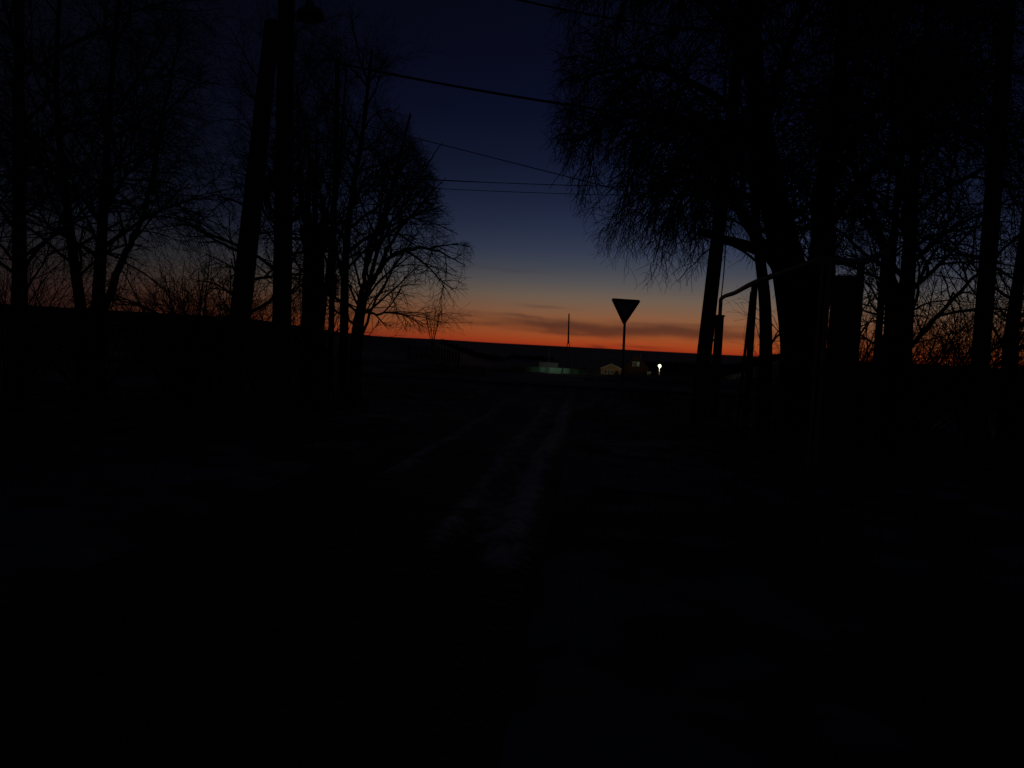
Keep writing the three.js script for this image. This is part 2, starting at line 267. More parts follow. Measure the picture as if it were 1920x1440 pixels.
function makeTree({ name = 'bare_tree', label, group, seed, trunk, r, limbs = [], auto, levels, env, mat = M.bark, twig = M.twig, flare = 0.35 }) {
  const R = rng(seed), [bx, , bz] = trunk[0], by = H(bx, bz), off = (q) => [q[0] - bx, q[1] - by, q[2] - bz];
  const t = thing(name, label, 'tree', [bx, by, bz], 0, group), envL = env && ((q, R2) => env([q[0] + bx, q[1] + by, q[2] + bz], R2));
  const tp = curve([[trunk[0][0], by - 0.25, trunk[0][2]], ...trunk.slice(1)].map(off), 22), wob = rng(seed + 5), w0 = wob() * 6, w1 = wob() * 6;
  const tr = tp.map((p, k) => { const rr = lerp(r[0], r[1], k / 22) * (1 + flare * Math.exp(-Math.max(0, p[1]) * 2.2)); return Math.max(0.006, rr); });
  const tf = tr.map((rr) => (th, y) => rr * (1 + 0.07 * Math.sin(3 * th + w0 + y * 0.7) + 0.05 * Math.sin(7 * th + w1 - y)));
  mesh('trunk', new Tubes().add(tp, r[0] > 0.05 ? tf : tr, r[0] > 0.12 ? 20 : 10, true).build(), mat, t);
  const T = new Tubes(), tops = [[tp, tr]];
  for (const l of limbs) {
    const lp = curve(l.p.map(off), Math.max(8, l.p.length * 4)).map((q, k) => (k ? [q[0] + (R() - 0.5) * 0.05, q[1] + (R() - 0.5) * 0.05, q[2] + (R() - 0.5) * 0.08] : q)), lr = radii(lp.length, l.r, l.e ?? l.r * 0.15);
    mesh('limb', new Tubes().add(lp, lr, 9, true).build(), mat, t); if (!l.bare) tops.push([lp, lr, l.from ?? 0]);
  }
  if (auto) for (let i = 0; i < auto.n; i++) {
    const f = lerp(auto.t0, 0.98, (i + R() * 0.8) / auto.n), k = Math.min(tp.length - 2, Math.floor(f * (tp.length - 1))), p = tp[k], az = i * 2.4 + R() * 1.2 + (auto.turn ?? 0), up = auto.up * (0.7 + 0.6 * R());
    const len = auto.len * (0.7 + 0.6 * R()) * (1 - 0.45 * (f - auto.t0) / (1 - auto.t0)), lp = walk(R, p, [Math.cos(az), up, Math.sin(az)], len, 12, 0.32, auto.grav ?? 0.02, envL), rr = Math.min(tr[k] * 0.62, auto.r ?? 1), lr = radii(lp.length, rr, rr * 0.16);
    if (lp.length < 4) continue; mesh('limb', new Tubes().add(lp, lr, 7, true).build(), mat, t); tops.push([lp, lr]);
  }
  for (const [p, q, from = 0] of tops) spawn(T, R, p, q, levels, from, envL);
  mesh('crown', T.build(), twig, t); triangles += T.tris;
  return t;
}
const spreading = (k = 1) => [{ n: 9 * k, t0: 0.3, len: 1.9, ang: 0.8, lift: 0.15, r: 0.03, seg: 9, wander: 0.3, grav: -0.05, sides: 4 }, { n: 8 * k, t0: 0.15, len: 0.95, ang: 0.75, lift: 0, r: 0.012, seg: 7, wander: 0.32, grav: -0.1 }, { n: 7, t0: 0.12, len: 0.42, ang: 0.7, r: 0.0055, seg: 4, wander: 0.3, grav: -0.12, tip: 0.0025 }];
const upright = (k = 1) => [{ n: 12 * k, t0: 0.25, len: 1.5, ang: 0.6, lift: 0.25, r: 0.02, seg: 8, wander: 0.25, grav: 0.02, sides: 4 }, { n: 8 * k, t0: 0.15, len: 0.8, ang: 0.6, lift: 0.05, r: 0.009, seg: 6, wander: 0.3, grav: -0.02 }, { n: 5, t0: 0.15, len: 0.38, ang: 0.6, r: 0.0048, seg: 3, wander: 0.3, grav: -0.04, tip: 0.0025 }];
const weeping = (k = 1) => [{ n: 12 * k, t0: 0.18, len: 2.0, ang: 0.85, lift: 0.1, r: 0.034, seg: 9, wander: 0.42, grav: -0.12, sides: 4 }, { n: 8.5 * k, t0: 0.12, len: 1.35, ang: 0.75, lift: -0.1, r: 0.019, seg: 9, wander: 0.55, grav: -0.24, tip: 0.005 }, { n: 7, t0: 0.06, len: 0.62, ang: 0.85, lift: -0.06, r: 0.009, seg: 4, wander: 0.6, grav: -0.26, tip: 0.004 }];

// left group, between the pollard and the open sky
makeTree({ label: 'tall slender bare tree right of the pole with the grey box', group: 'bare trees left of the lane', seed: 11, trunk: [[-5.68, 0, -17], [-5.7, 1.7, -17], [-5.74, 3.45, -17], [-5.66, 4.7, -17], [-5.45, 6.3, -17], [-5.3, 8.2, -17]], r: [0.12, 0.03], auto: { n: 12, t0: 0.3, up: 0.9, len: 2.6, grav: 0.0, turn: 1 }, levels: spreading(0.85), env: (q, R) => q[0] < -3.1 - 0.4 * R() - 0.45 * Math.max(0, q[1] - 4.5), flare: 0.2 });
makeTree({
  label: 'low bare tree arching its long branches rightwards over the sunset', group: 'bare trees left of the lane', seed: 23, flare: 0.25, trunk: [[-5.1, 0, -16], [-5.11, 1.62, -16], [-5.06, 2.07, -16], [-4.97, 2.5, -16]], r: [0.105, 0.07],
  limbs: [{ p: [[-4.98, 2.4, -16], [-4.69, 2.91, -16], [-4.3, 3.36, -15.8], [-3.59, 3.52, -15.5], [-3.1, 3.42, -15.4], [-2.63, 3.19, -15.3]], r: 0.06, e: 0.008 },
    { p: [[-4.99, 2.4, -16], [-4.89, 3.37, -16], [-4.56, 4.54, -16.1], [-4.16, 5.69, -16.2]], r: 0.06, e: 0.012 },
    { p: [[-5.05, 2.2, -16], [-4.58, 2.1, -15.9], [-4.13, 2.16, -15.8], [-3.52, 1.88, -15.6]], r: 0.035, e: 0.006 },
    { p: [[-4.72, 2.87, -16], [-4.32, 3.97, -16.2], [-3.85, 4.6, -16.4], [-3.34, 5.24, -16.5]], r: 0.045, e: 0.007 },
    { p: [[-4.92, 3.1, -16], [-4.5, 3.9, -15.5], [-3.9, 4.5, -15], [-3.3, 4.4, -14.7]], r: 0.035, e: 0.007 },
    { p: [[-4.8, 3.7, -16], [-4.3, 4.6, -16.7], [-3.9, 5.6, -17], [-3.6, 6.2, -17.2]], r: 0.035, e: 0.007 }],
  levels: spreading(0.86), env: (q, R) => q[0] < -2.5 && (q[1] < 3.7 || q[0] < -2.75 - 0.35 * R() - 0.42 * (q[1] - 3.7)) && q[1] > 1.6 + 0.3 * R(),
});
makeTree({ label: 'thin straight bare tree just behind the grey box pole', group: 'bare trees left of the lane', seed: 31, trunk: [[-6.9, 0, -18.5], [-6.75, 2.5, -18.5], [-6.55, 5, -18.5], [-6.4, 8.4, -18.5]], r: [0.08, 0.02], auto: { n: 11, t0: 0.3, up: 1.3, len: 2.2 }, levels: upright(0.8), flare: 0.15 });
makeTree({ label: 'thin bare tree with two stems between the slender and arching trees', group: 'bare trees left of the lane', seed: 37, trunk: [[-5.75, 0, -18.4], [-5.7, 2.2, -18.4], [-5.2, 4.6, -18.4], [-4.7, 7.2, -18.4]], r: [0.085, 0.02], limbs: [{ p: [[-5.72, 1.6, -18.4], [-5.3, 2.6, -18.3], [-4.75, 3.6, -18.2], [-4.2, 4.4, -18.1]], r: 0.04, e: 0.008 }], auto: { n: 10, t0: 0.25, up: 0.9, len: 2.4 }, levels: spreading(0.75), env: (q, R) => q[0] < -3.4 - 0.4 * R() - 0.45 * Math.max(0, q[1] - 4.5), flare: 0.15 });
// far left
makeTree({ label: 'leftmost dark bare tree trunk at the edge of the lane side', group: 'bare trees left of the lane', seed: 41, trunk: [[-9.8, 0, -12], [-9.82, 1.4, -12], [-9.86, 3.4, -12], [-9.92, 6.1, -12], [-9.9, 9.5, -12]], r: [0.15, 0.05], auto: { n: 13, t0: 0.33, up: 0.8, len: 2.8, grav: 0.03, r: 0.035 }, levels: spreading(0.9) });
makeTree({ label: 'bare tree leaning slightly left, second trunk from the left', group: 'bare trees left of the lane', seed: 43, trunk: [[-10.1, 0, -14], [-10.14, 1.74, -14], [-10.3, 2.7, -14], [-10.49, 3.96, -14], [-10.75, 6, -14], [-10.7, 9, -14]], r: [0.13, 0.03], auto: { n: 12, t0: 0.33, up: 0.8, len: 2.7, r: 0.035 }, levels: spreading(0.9) });
makeTree({ label: 'forked bare tree with one limb leaning right toward the double pole', group: 'bare trees left of the lane', seed: 47, trunk: [[-9.75, 0, -14], [-9.78, 1.76, -14], [-9.74, 3.04, -14], [-9.7, 4, -14], [-9.63, 5.9, -14], [-9.4, 9.2, -14]], r: [0.15, 0.03], limbs: [{ p: [[-9.76, 1.5, -14], [-9.44, 2.52, -14], [-9.07, 3.27, -14], [-8.81, 4.01, -14], [-8.47, 5.88, -14], [-8.2, 7.2, -14]], r: 0.085, e: 0.015 }], auto: { n: 11, t0: 0.3, up: 0.8, len: 2.8, r: 0.05 }, levels: spreading(0.95) });
makeTree({ label: 'bare tree set back left of the double pole with level branches', group: 'bare trees left of the lane', seed: 53, trunk: [[-10.3, 0, -21], [-10.25, 2, -21], [-10.05, 5, -21], [-9.75, 9.5, -21]], r: [0.14, 0.03], auto: { n: 14, t0: 0.2, up: 0.35, len: 3.2, grav: 0.02 }, levels: spreading(0.8) });
makeTree({ label: 'tall bare tree seen just behind the double pole', group: 'bare trees left of the lane', seed: 59, trunk: [[-8.85, 0, -20.5], [-8.8, 3, -20.5], [-8.7, 6, -20.5], [-8.7, 10.5, -20.5]], r: [0.13, 0.03], auto: { n: 13, t0: 0.3, up: 0.8, len: 2.6 }, levels: upright(0.75) });

// right: the great weeping tree
makeTree({
  name: 'weeping_tree', label: 'huge weeping bare tree with thick forked trunk behind the gas pipe', seed: 61, mat: M.darkBark, twig: M.willow, flare: 0.2,
  trunk: [[4.78, 0, -16.6], [4.6, 1.9, -16.6], [4.35, 3.0, -16.6], [3.98, 4.4, -16.6], [3.55, 6.1, -16.6], [3.2, 8, -16.6], [3.1, 10.5, -16.6]], r: [0.52, 0.1],
  limbs: [
    { p: [[4.6, 1.4, -16.6], [4.9, 3.5, -16.6], [4.85, 5.2, -16.6], [4.98, 7.3, -16.6], [5.05, 10, -16.6]], r: 0.36, e: 0.08 },
    { p: [[4.4, 2.7, -16.6], [3.7, 3.75, -16.3], [2.85, 3.97, -16.0], [2.15, 4.14, -15.7]], r: 0.15, e: 0.075, bare: true },
    { p: [[3.75, 3.72, -16.35], [3.35, 4.2, -16.2], [2.75, 4.9, -15.9], [2.05, 5.9, -15.3], [1.1, 6.3, -14.9], [0.2, 5.9, -14.6]], r: 0.13, e: 0.02 },
    { p: [[3.85, 4.9, -16.6], [2.9, 5.9, -16.6], [1.7, 6.5, -16.5], [0.4, 6.6, -16.4], [-0.6, 6.0, -16.4]], r: 0.14, e: 0.018 },
    { p: [[3.6, 5.8, -16.6], [2.6, 7.2, -17], [1.0, 8.0, -17.3], [-0.7, 7.7, -17.4]], r: 0.12, e: 0.018 },
    { p: [[3.4, 6.8, -16.6], [2.4, 8.4, -15.9], [0.9, 9.1, -15.4], [-0.5, 8.7, -15.2]], r: 0.11, e: 0.018 },
    { p: [[3.2, 7.9, -16.6], [2.3, 9.6, -17], [1.0, 10.3, -17.4]], r: 0.09, e: 0.018 },
    { p: [[3.95, 4.6, -16.6], [3.3, 5.3, -17.6], [2.2, 5.7, -18.4], [1.0, 5.4, -18.8]], r: 0.11, e: 0.016 },
    { p: [[3.9, 4.8, -16.6], [3.3, 5.6, -15.6], [2.3, 6.0, -14.5], [1.3, 5.5, -13.8]], r: 0.1, e: 0.016 },
    { p: [[4.9, 4.4, -16.6], [5.7, 5.6, -16.2], [6.8, 6.3, -15.7], [7.9, 6.1, -15.4]], r: 0.13, e: 0.018 },
    { p: [[4.9, 5.8, -16.6], [5.9, 7.2, -16.9], [7.0, 7.9, -17.3], [8.2, 7.6, -17.5]], r: 0.11, e: 0.018 },
    { p: [[5.0, 7.2, -16.6], [5.7, 8.8, -16], [6.6, 9.8, -15.5]], r: 0.09, e: 0.018 },
    { p: [[4.85, 5.0, -16.6], [5.2, 6.3, -15.4], [5.4, 7.2, -14.4], [5.2, 7.2, -13.5]], r: 0.1, e: 0.018 },
    { p: [[2.05, 5.85, -15.3], [1.55, 5.4, -15.1], [1.25, 4.6, -15], [1.15, 3.9, -15]], r: 0.03, e: 0.008, from: 1 },
    { p: [[2.6, 5.05, -15.75], [2.1, 5.0, -15.6], [1.75, 4.4, -15.5], [1.65, 3.6, -15.5]], r: 0.03, e: 0.008, from: 1 },
    { p: [[1.7, 6.5, -16.5], [1.0, 5.8, -16.4], [0.65, 5.0, -16.4], [0.55, 4.3, -16.4]], r: 0.03, e: 0.008, from: 1 },
    { p: [[2.2, 5.7, -18.4], [1.9, 5.2, -18.4], [1.6, 4.3, -18.4], [1.55, 3.6, -18.4]], r: 0.03, e: 0.008, from: 1 },
    { p: [[2.9, 5.9, -16.6], [2.5, 5.6, -16.5], [2.2, 4.9, -16.5], [2.15, 4.2, -16.5]], r: 0.03, e: 0.008, from: 1 },
    { p: [[1.1, 6.3, -14.9], [0.75, 5.7, -14.8], [0.6, 4.9, -14.7], [0.7, 4.0, -14.7]], r: 0.03, e: 0.008, from: 1 },
    { p: [[2.3, 6.0, -14.5], [2.0, 5.5, -14.4], [1.95, 4.5, -14.4], [1.85, 3.7, -14.3]], r: 0.03, e: 0.008, from: 1 },
    { p: [[3.2, 5.35, -17.6], [2.8, 5.2, -17.7], [2.5, 4.6, -17.8], [2.45, 3.9, -17.8]], r: 0.03, e: 0.008, from: 1 },
    { p: [[3.5, 6.4, -16.6], [3.6, 7.7, -15.5], [3.7, 8.4, -14.5], [3.4, 8.2, -13.6]], r: 0.1, e: 0.018 }],
  levels: weeping(1.27), env: (q, R) => q[0] > -1.5 + 0.8 * R() + 0.62 * Math.max(0, 5.4 - q[1]) && q[1] > 2.7 + 0.6 * R() && q[1] < 10.2 && (q[0] < 2.9 || q[1] > 3.5),
});
makeTree({ label: 'thin crooked bare tree between the pipe posts and weeping tree', group: 'bare trees right of the lane', seed: 67, mat: M.darkBark, trunk: [[3.66, 0, -15.5], [3.62, 1.4, -15.5], [3.51, 2.78, -15.5], [3.26, 4.16, -15.5], [3.1, 5.6, -15.5], [3.0, 7.2, -15.5]], r: [0.15, 0.05], auto: { n: 8, t0: 0.5, up: 0.8, len: 1.8 }, levels: weeping(0.5), flare: 0.1 });
makeTree({
  label: 'stout bare tree with a slanting root flare right of the square post', group: 'bare trees right of the lane', seed: 71, mat: M.darkBark, twig: M.willow, flare: 1.1, trunk: [[5.3, 0, -13], [5.26, 1.3, -13], [5.24, 2.7, -13], [5.23, 3.75, -13], [5.2, 5.4, -13], [5.3, 9, -13]], r: [0.17, 0.05],
  limbs: [{ p: [[4.72, -0.2, -13.05], [4.84, 0.9, -13.05], [5.0, 1.7, -13.03], [5.22, 2.7, -13]], r: 0.24, e: 0.12, bare: true }, { p: [[5.25, 2.3, -13], [5.0, 3.1, -13.1], [4.75, 3.9, -13.2], [4.35, 5.0, -13.4], [4.1, 6.2, -13.6]], r: 0.1, e: 0.02 }, { p: [[5.28, 1.8, -13], [5.9, 2.6, -13], [6.6, 3.5, -12.9], [7.4, 4.6, -12.7]], r: 0.04, e: 0.015 }], auto: { n: 12, t0: 0.4, up: 1.0, len: 2.4, turn: 0.5, r: 0.045 }, levels: weeping(0.58),
});
makeTree({ label: 'bare tree behind the thicket at the right edge', group: 'bare trees right of the lane', seed: 73, mat: M.darkBark, trunk: [[8.9, 0, -16.5], [8.8, 2, -16.5], [8.9, 5, -16.5], [8.8, 9.5, -16.5]], r: [0.18, 0.04], auto: { n: 15, t0: 0.3, up: 0.8, len: 2.8, r: 0.035 }, levels: spreading(0.76) });
makeTree({ label: 'bare tree set back between the square post and rightmost pole', group: 'bare trees right of the lane', seed: 79, mat: M.darkBark, trunk: [[8.6, 0, -22], [8.5, 2, -22], [8.4, 5, -22], [8.5, 10.5, -22]], r: [0.2, 0.04], auto: { n: 16, t0: 0.3, up: 0.8, len: 3.0, r: 0.04 }, levels: spreading(0.76) });

// shrubs: bundles of canes from one root
function makeShrub(label, [x, z], n, h, spread, lean, seed, group, twigs = 1) {
  const R = rng(seed), by = H(x, z), t = thing('bare_shrub', label, 'shrub', [x, by, z], 0, group), C = new Tubes(), T = new Tubes();
  const lv = [{ n: 9 * twigs, t0: 0.25, len: 0.34 * h, ang: 0.6, lift: 0.1, r: 0.008, seg: 6, wander: 0.3, grav: -0.05 }, { n: 6, t0: 0.15, len: 0.16 * h, ang: 0.65, r: 0.005, seg: 4, wander: 0.35, grav: -0.05, tip: 0.0025 }];
  for (let i = 0; i < n; i++) {
    const a = R() * 6.28, s = spread * (0.2 + R()), pts = walk(R, [Math.cos(a) * 0.25 * R(), -0.1, Math.sin(a) * 0.25 * R()], [Math.cos(a) * s + lean[0], 1, Math.sin(a) * s + lean[1]], h * (0.6 + 0.6 * R()), 12, 0.16, -0.05 - 0.06 * R()), rr = radii(pts.length, 0.016 + 0.016 * R(), 0.005);
    C.add(pts, rr, 5); spawn(T, R, pts, rr, lv, 0);
  }
  mesh('canes', C.build(), M.cane, t); mesh('twigs', T.build(), M.cane, t); triangles += T.tris + C.tris;
}
const SL = 'bare shrubs left of the lane', SR = 'bare shrubs right of the lane';
[[[-6.5, -12.6], 15, 2.9, 0.5, [0.05, 0], 'arching bare shrub at the left foot of the double pole'], [[-7.9, -14.2], 18, 3.2, 0.6, [0.15, 0], 'wide bare shrub left of the double pole, second from it'], [[-6.9, -15.6], 14, 3.2, 0.5, [0, 0], 'bare shrub showing between the two legs of the double pole'], [[-6.1, -16], 12, 2.8, 0.5, [0, 0], 'bare shrub showing between double pole and pollard'], [[-9.3, -16], 18, 3, 0.7, [0, 0], 'bare shrub under the forked tree at left'], [[-11, -15.5], 16, 2.8, 0.7, [0, 0], 'leftmost bare shrub under the left trees'], [[-8.5, -15.4], 18, 3.2, 0.6, [0.1, 0], 'dense bare shrub between the forked tree and the wide shrub'], [[-11.4, -13.6], 18, 3.0, 0.6, [0, 0], 'dense bare shrub just right of the leftmost trunk'], [[-12.6, -15], 18, 3.2, 0.6, [0, 0], 'dense bare shrub at the far left edge behind the leftmost trunk']].forEach(([p, n, h, s, l, t], i) => makeShrub(t, p, n, h, s, l, 200 + i, SL));
[[[5.75, -14.2], 20, 4.4, 0.3, [0.75, 0], 'bare shrub of long canes fanning right of the stout tree'], [[7.2, -17.5], 15, 3.1, 0.6, [0, 0], 'dense bare shrub left of the rightmost pole'], [[7.6, -14.4], 16, 3.0, 0.6, [0.1, 0], 'dense bare shrub at the foot of the rightmost pole'], [[8.6, -15], 16, 3.2, 0.6, [0, 0], 'dense bare shrub right of the rightmost pole'], [[4.3, -13.6], 9, 2.5, 0.45, [0.1, 0], 'small bare shrub behind the square post'], [[4.3, -18.2], 9, 2.5, 0.4, [0.1, 0], 'bare shrub at the left foot of the weeping tree'], [[9.6, -19.5], 13, 3.4, 0.6, [0, 0], 'tall bare shrub at the far right behind the others'], [[6.6, -20], 10, 3, 0.6, [0, 0], 'tall bare shrub between weeping tree and rightmost pole'], [[5.0, -14.4], 16, 3.0, 0.5, [0, 0], 'bare shrub around the foot of the stout tree'], [[6.1, -16.2], 16, 3.2, 0.5, [0.1, 0], 'bare shrub in the gap right of the stout tree']].forEach(([p, n, h, s, l, t], i) => makeShrub(t, p, n, h, s, l, 300 + i, SR, 1.0));
{ // pollard
  const R = rng(91), x = -5.68, z = -15, by = H(x, z), t = thing('pollarded_tree', 'thick pollarded tree stump with knobbly head and shoots, right of double pole', 'tree', [x, by, z]);
  const pts = [[0.04, -0.2, 0], [0.02, 0.8, 0], [0, 1.6, 0], [-0.02, 2.5, 0], [-0.03, 3.2, 0], [-0.04, 3.5, 0], [-0.04, 3.68, 0], [-0.04, 3.8, 0]], rd = [0.36, 0.27, 0.22, 0.2, 0.19, 0.29, 0.34, 0.28];
  const cp = curve(pts, 28), cr = cp.map((p) => { let k = 1; while (k < 7 && pts[k][1] < p[1]) k++; const w = clamp((p[1] - pts[k - 1][1]) / (pts[k][1] - pts[k - 1][1])), r0 = lerp(rd[k - 1], rd[k], w); return (th, y) => r0 * (1 + 0.06 * Math.sin(3 * th + y * 1.3) + 0.07 * Math.sin(5 * th - y * 2) * sstep(3.2, 3.6, y) + 0.04 * Math.sin(9 * th + 2 * y)); });
  mesh('trunk', new Tubes().add(cp, cr, 24, true).build(), M.darkBark, t);
  const C = new Tubes(), lv = [{ n: 5, t0: 0.35, len: 0.6, ang: 0.5, lift: 0.15, r: 0.008, seg: 5, wander: 0.25 }, { n: 4, len: 0.35, ang: 0.6, r: 0.005, seg: 3, wander: 0.3, tip: 0.0025 }];
  for (let i = 0; i < 12; i++) { const a = R() * 6.28, rr0 = 0.26 * Math.sqrt(R()), p = walk(R, [Math.cos(a) * rr0 - 0.04, 3.7, Math.sin(a) * rr0], [Math.cos(a) * 0.18, 1, Math.sin(a) * 0.18], 1.6 + 1.8 * R(), 10, 0.12, 0.02), q = radii(p.length, 0.02 + 0.012 * R(), 0.005); C.add(p, q, 5); spawn(C, R, p, q, lv, 0); }
  mesh('shoots', C.build(), M.cane, t); triangles += C.tris;
}
{ // small lone tree far off on the ridge
  const x = -25.2, z = -120; const R = rng(5), by = H(x, z), t = thing('sapling', 'tiny lone bare tree on the skyline left of the mast', 'tree', [x, by, z]);
  const T = new Tubes(); for (let i = 0; i < 5; i++) { const p = walk(R, [0, -0.2, 0], [(i - 2) * 0.13, 1, (R() - 0.5) * 0.3], 5.2 + 1.4 * R(), 8, 0.12, 0.02), q = radii(p.length, 0.07, 0.035); T.add(p, q, 5); spawn(T, R, p, q, [{ n: 8, t0: 0.3, len: 1.8, ang: 0.45, lift: 0.3, r: 0.035, seg: 5, wander: 0.25, tip: 0.02 }], 0); }
  mesh('stems', T.build(), M.twig, t);
}

// ---------- poles, wires ----------
{ // double pole
  const x = -5.06, z = -12, by = H(x, z), t = thing('utility_pole', 'tall double utility pole with slanting brace leg at left', 'pole', [x, by, z]);
  const pole = mesh('pole', taper([0, -0.3, 0], [-0.18, 8.4, 0], 0.165, 0.125, 18), M.pole, t);
  mesh('brace', taper([-0.02, -0.3, 1.9], [-0.31, 6.6, 0.16], 0.17, 0.12, 18), M.pole, t);
  mesh('band', bar([[-0.36, 6.3, 0.2], [-0.04, 6.3, 0.12]], 0.03), M.rust, t);
  const coil = new Tubes(), R = rng(4); for (let k = 0; k < 9; k++) { const P = [], r = 0.26 + 0.018 * k + 0.02 * R(); for (let i = 0; i <= 40; i++) { const a = i / 40 * 6.283; P.push([0.02 + Math.cos(a) * r * 0.95 + 0.01 * Math.sin(3 * a + k), 3.82 + Math.sin(a) * r * 1.12, 0.19 + 0.03 * (k % 3) + 0.015 * Math.sin(5 * a + k)]); } coil.add(P, P.map(() => 0.014), 6); }
  mesh('cable_coil', coil.build(), M.rubber, t);
  const arm = mesh('lamp_arm', bar(curve([[-0.14, 6.5, 0.05], [0.0, 6.75, 0.05], [0.14, 6.85, 0.05]], 8), 0.025), M.rust, t);
  const pts = [[0, 0.17], [0.06, 0.16], [0.08, 0.08], [0.2, 0.0], [0.235, -0.1], [0.215, -0.1], [0.17, -0.01], [0, 0.02]].map(([a, b]) => new THREE.Vector2(Math.max(a, 0.001), b)); const lg = new THREE.LatheGeometry(pts, 24); lg.rotateZ(0.12); lg.translate(0.27, 6.84, 0.05);
  const shade = mesh('lamp_shade', lg, M.steel, t); mesh('bulb', new THREE.SphereGeometry(0.06, 12, 10).translate(0.27, 6.84, 0.05), M.porcelain, shade);
  mesh('crossarm', box(1.2, 0.1, 0.09, -0.17, 7.9, 0.13), M.pole, t);
  for (const k of [-0.5, 0.1, 0.4]) mesh('insulator', new THREE.LatheGeometry([[0.001, 0.16], [0.035, 0.15], [0.03, 0.1], [0.055, 0.08], [0.045, 0.03], [0.05, 0], [0.012, -0.02]].map(([a, b]) => new THREE.Vector2(a, b)), 14).translate(-0.17 + k, 7.97, 0.13), M.porcelain, t);
}
{ // slim pole with box
  const x = -7.02, z = -20, by = H(x, z), t = thing('utility_pole', 'slim wooden pole carrying a pale grey box among the left trees', 'pole', [x, by, z]);
  mesh('pole', taper([-0.03, -0.3, 0], [-0.16, 9, 0], 0.085, 0.065, 14), M.pole, t);
  const bxm = mesh('meter_box', new THREE.BoxGeometry(0.34, 0.55, 0.2).translate(-0.02, 2.92, 0.2), M.greyBox, t);
  mesh('box_door', box(0.29, 0.5, 0.012, -0.02, 2.92, 0.308), M.greyBox, bxm); mesh('lock', cyl(0.014, 0.014, 0.02, 0.08, 2.9, 0.318, 10), M.steel, bxm);
  mesh('insulator', cyl(0.05, 0.03, 0.14, -0.16, 9, 0, 12), M.porcelain, t);
}
{ // leaning pole right
  const x = 2.38, z = -16, by = H(x, z), t = thing('utility_pole', 'dark wooden pole leaning right against the sunset beside the weeping tree', 'pole', [x, by, z]);
  mesh('pole', taper([0, -0.3, 0], [0.44, 9, 0], 0.165, 0.115, 18), M.pole, t);
  mesh('insulator', cyl(0.05, 0.03, 0.14, 0.44, 9, 0, 12), M.porcelain, t); mesh('hook', bar([[0.29, 6.2, 0], [0.2, 6.25, 0.12]], 0.02, 8), M.steel, t);
  mesh('guy_wire', bar(curve([[0.17, 0.3, 0.15], [0.27, 2.2, 0.32], [0.33, 3.4, 0.3], [0.3, 5.4, 0.1]], 14), 0.012, 6), M.rubber, t);
}
{ const x = 6.5, z = -13, by = H(x, z), t = thing('utility_pole', 'straight dark pole standing in the thicket near the right edge', 'pole', [x, by, z]); mesh('pole', taper([0, -0.3, 0], [-0.07, 8.6, 0], 0.145, 0.11, 18), M.pole, t); mesh('insulator', cyl(0.05, 0.03, 0.14, -0.07, 8.6, 0, 12), M.porcelain, t); mesh('step_bracket', bar([[-0.16, 1.45, 0.1], [-0.02, 1.5, 0.17]], 0.015, 8), M.rust, t); }
for (const [x, lab] of [[-12.2, 'far line pole hidden behind the left trees'], [9.1, 'far line pole hidden behind the weeping tree trunk']]) {
  const z = -31, by = H(x, z), t = thing('line_pole', lab, 'pole', [x, by, z], 0, 'poles of the far power line');
  mesh('pole', taper([0, -0.3, 0], [0, 8.7, 0], 0.13, 0.1, 14), M.pole, t); mesh('crossarm', box(0.09, 0.1, 1.1, 0.14, 8.32, 0), M.pole, t); mesh('lower_crossarm', box(0.09, 0.09, 0.7, 0.14, 7.98, 0), M.pole, t);
}
function wire(label, a, b, sag, r, group) {
  const P = []; for (let k = 0; k <= 40; k++) { const t = k / 40; P.push([lerp(a[0], b[0], t), lerp(a[1], b[1], t) - sag * 4 * t * (1 - t), lerp(a[2], b[2], t)]); }
  tag(mesh('overhead_wire', bar(P, r, 6), M.rubber), label, 'wire', group);
}
const wg = 'wires overhead';
wire('thick overhead cable from the slim box pole to the leaning pole', [-7.18, 8.98, -20], [2.6, 6.3, -15.9], 0.1, 0.03, wg);
wire('topmost overhead wire from double pole crossing the upper sky', [-5.12, 8.05, -11.87], [2.78, 8.2, -15.92], 0.3, 0.018, wg);
wire('thin slanting wire between the thick cable and the level wires', [-7.14, 7.5, -19.95], [2.52, 4.5, -15.9], 0.0, 0.011, wg);
wire('upper of the three level wires far behind', [-12.06, 8.46, -31.4], [9.24, 8.46, -31.4], 0.12, 0.013, wg);
wire('middle of the three level wires far behind', [-12.06, 8.46, -30.6], [9.24, 8.46, -30.6], 0.3, 0.013, wg);
wire('lowest of the three level wires far behind', [-12.06, 8.1, -31], [9.24, 8.1, -31], 0.2, 0.013, wg);

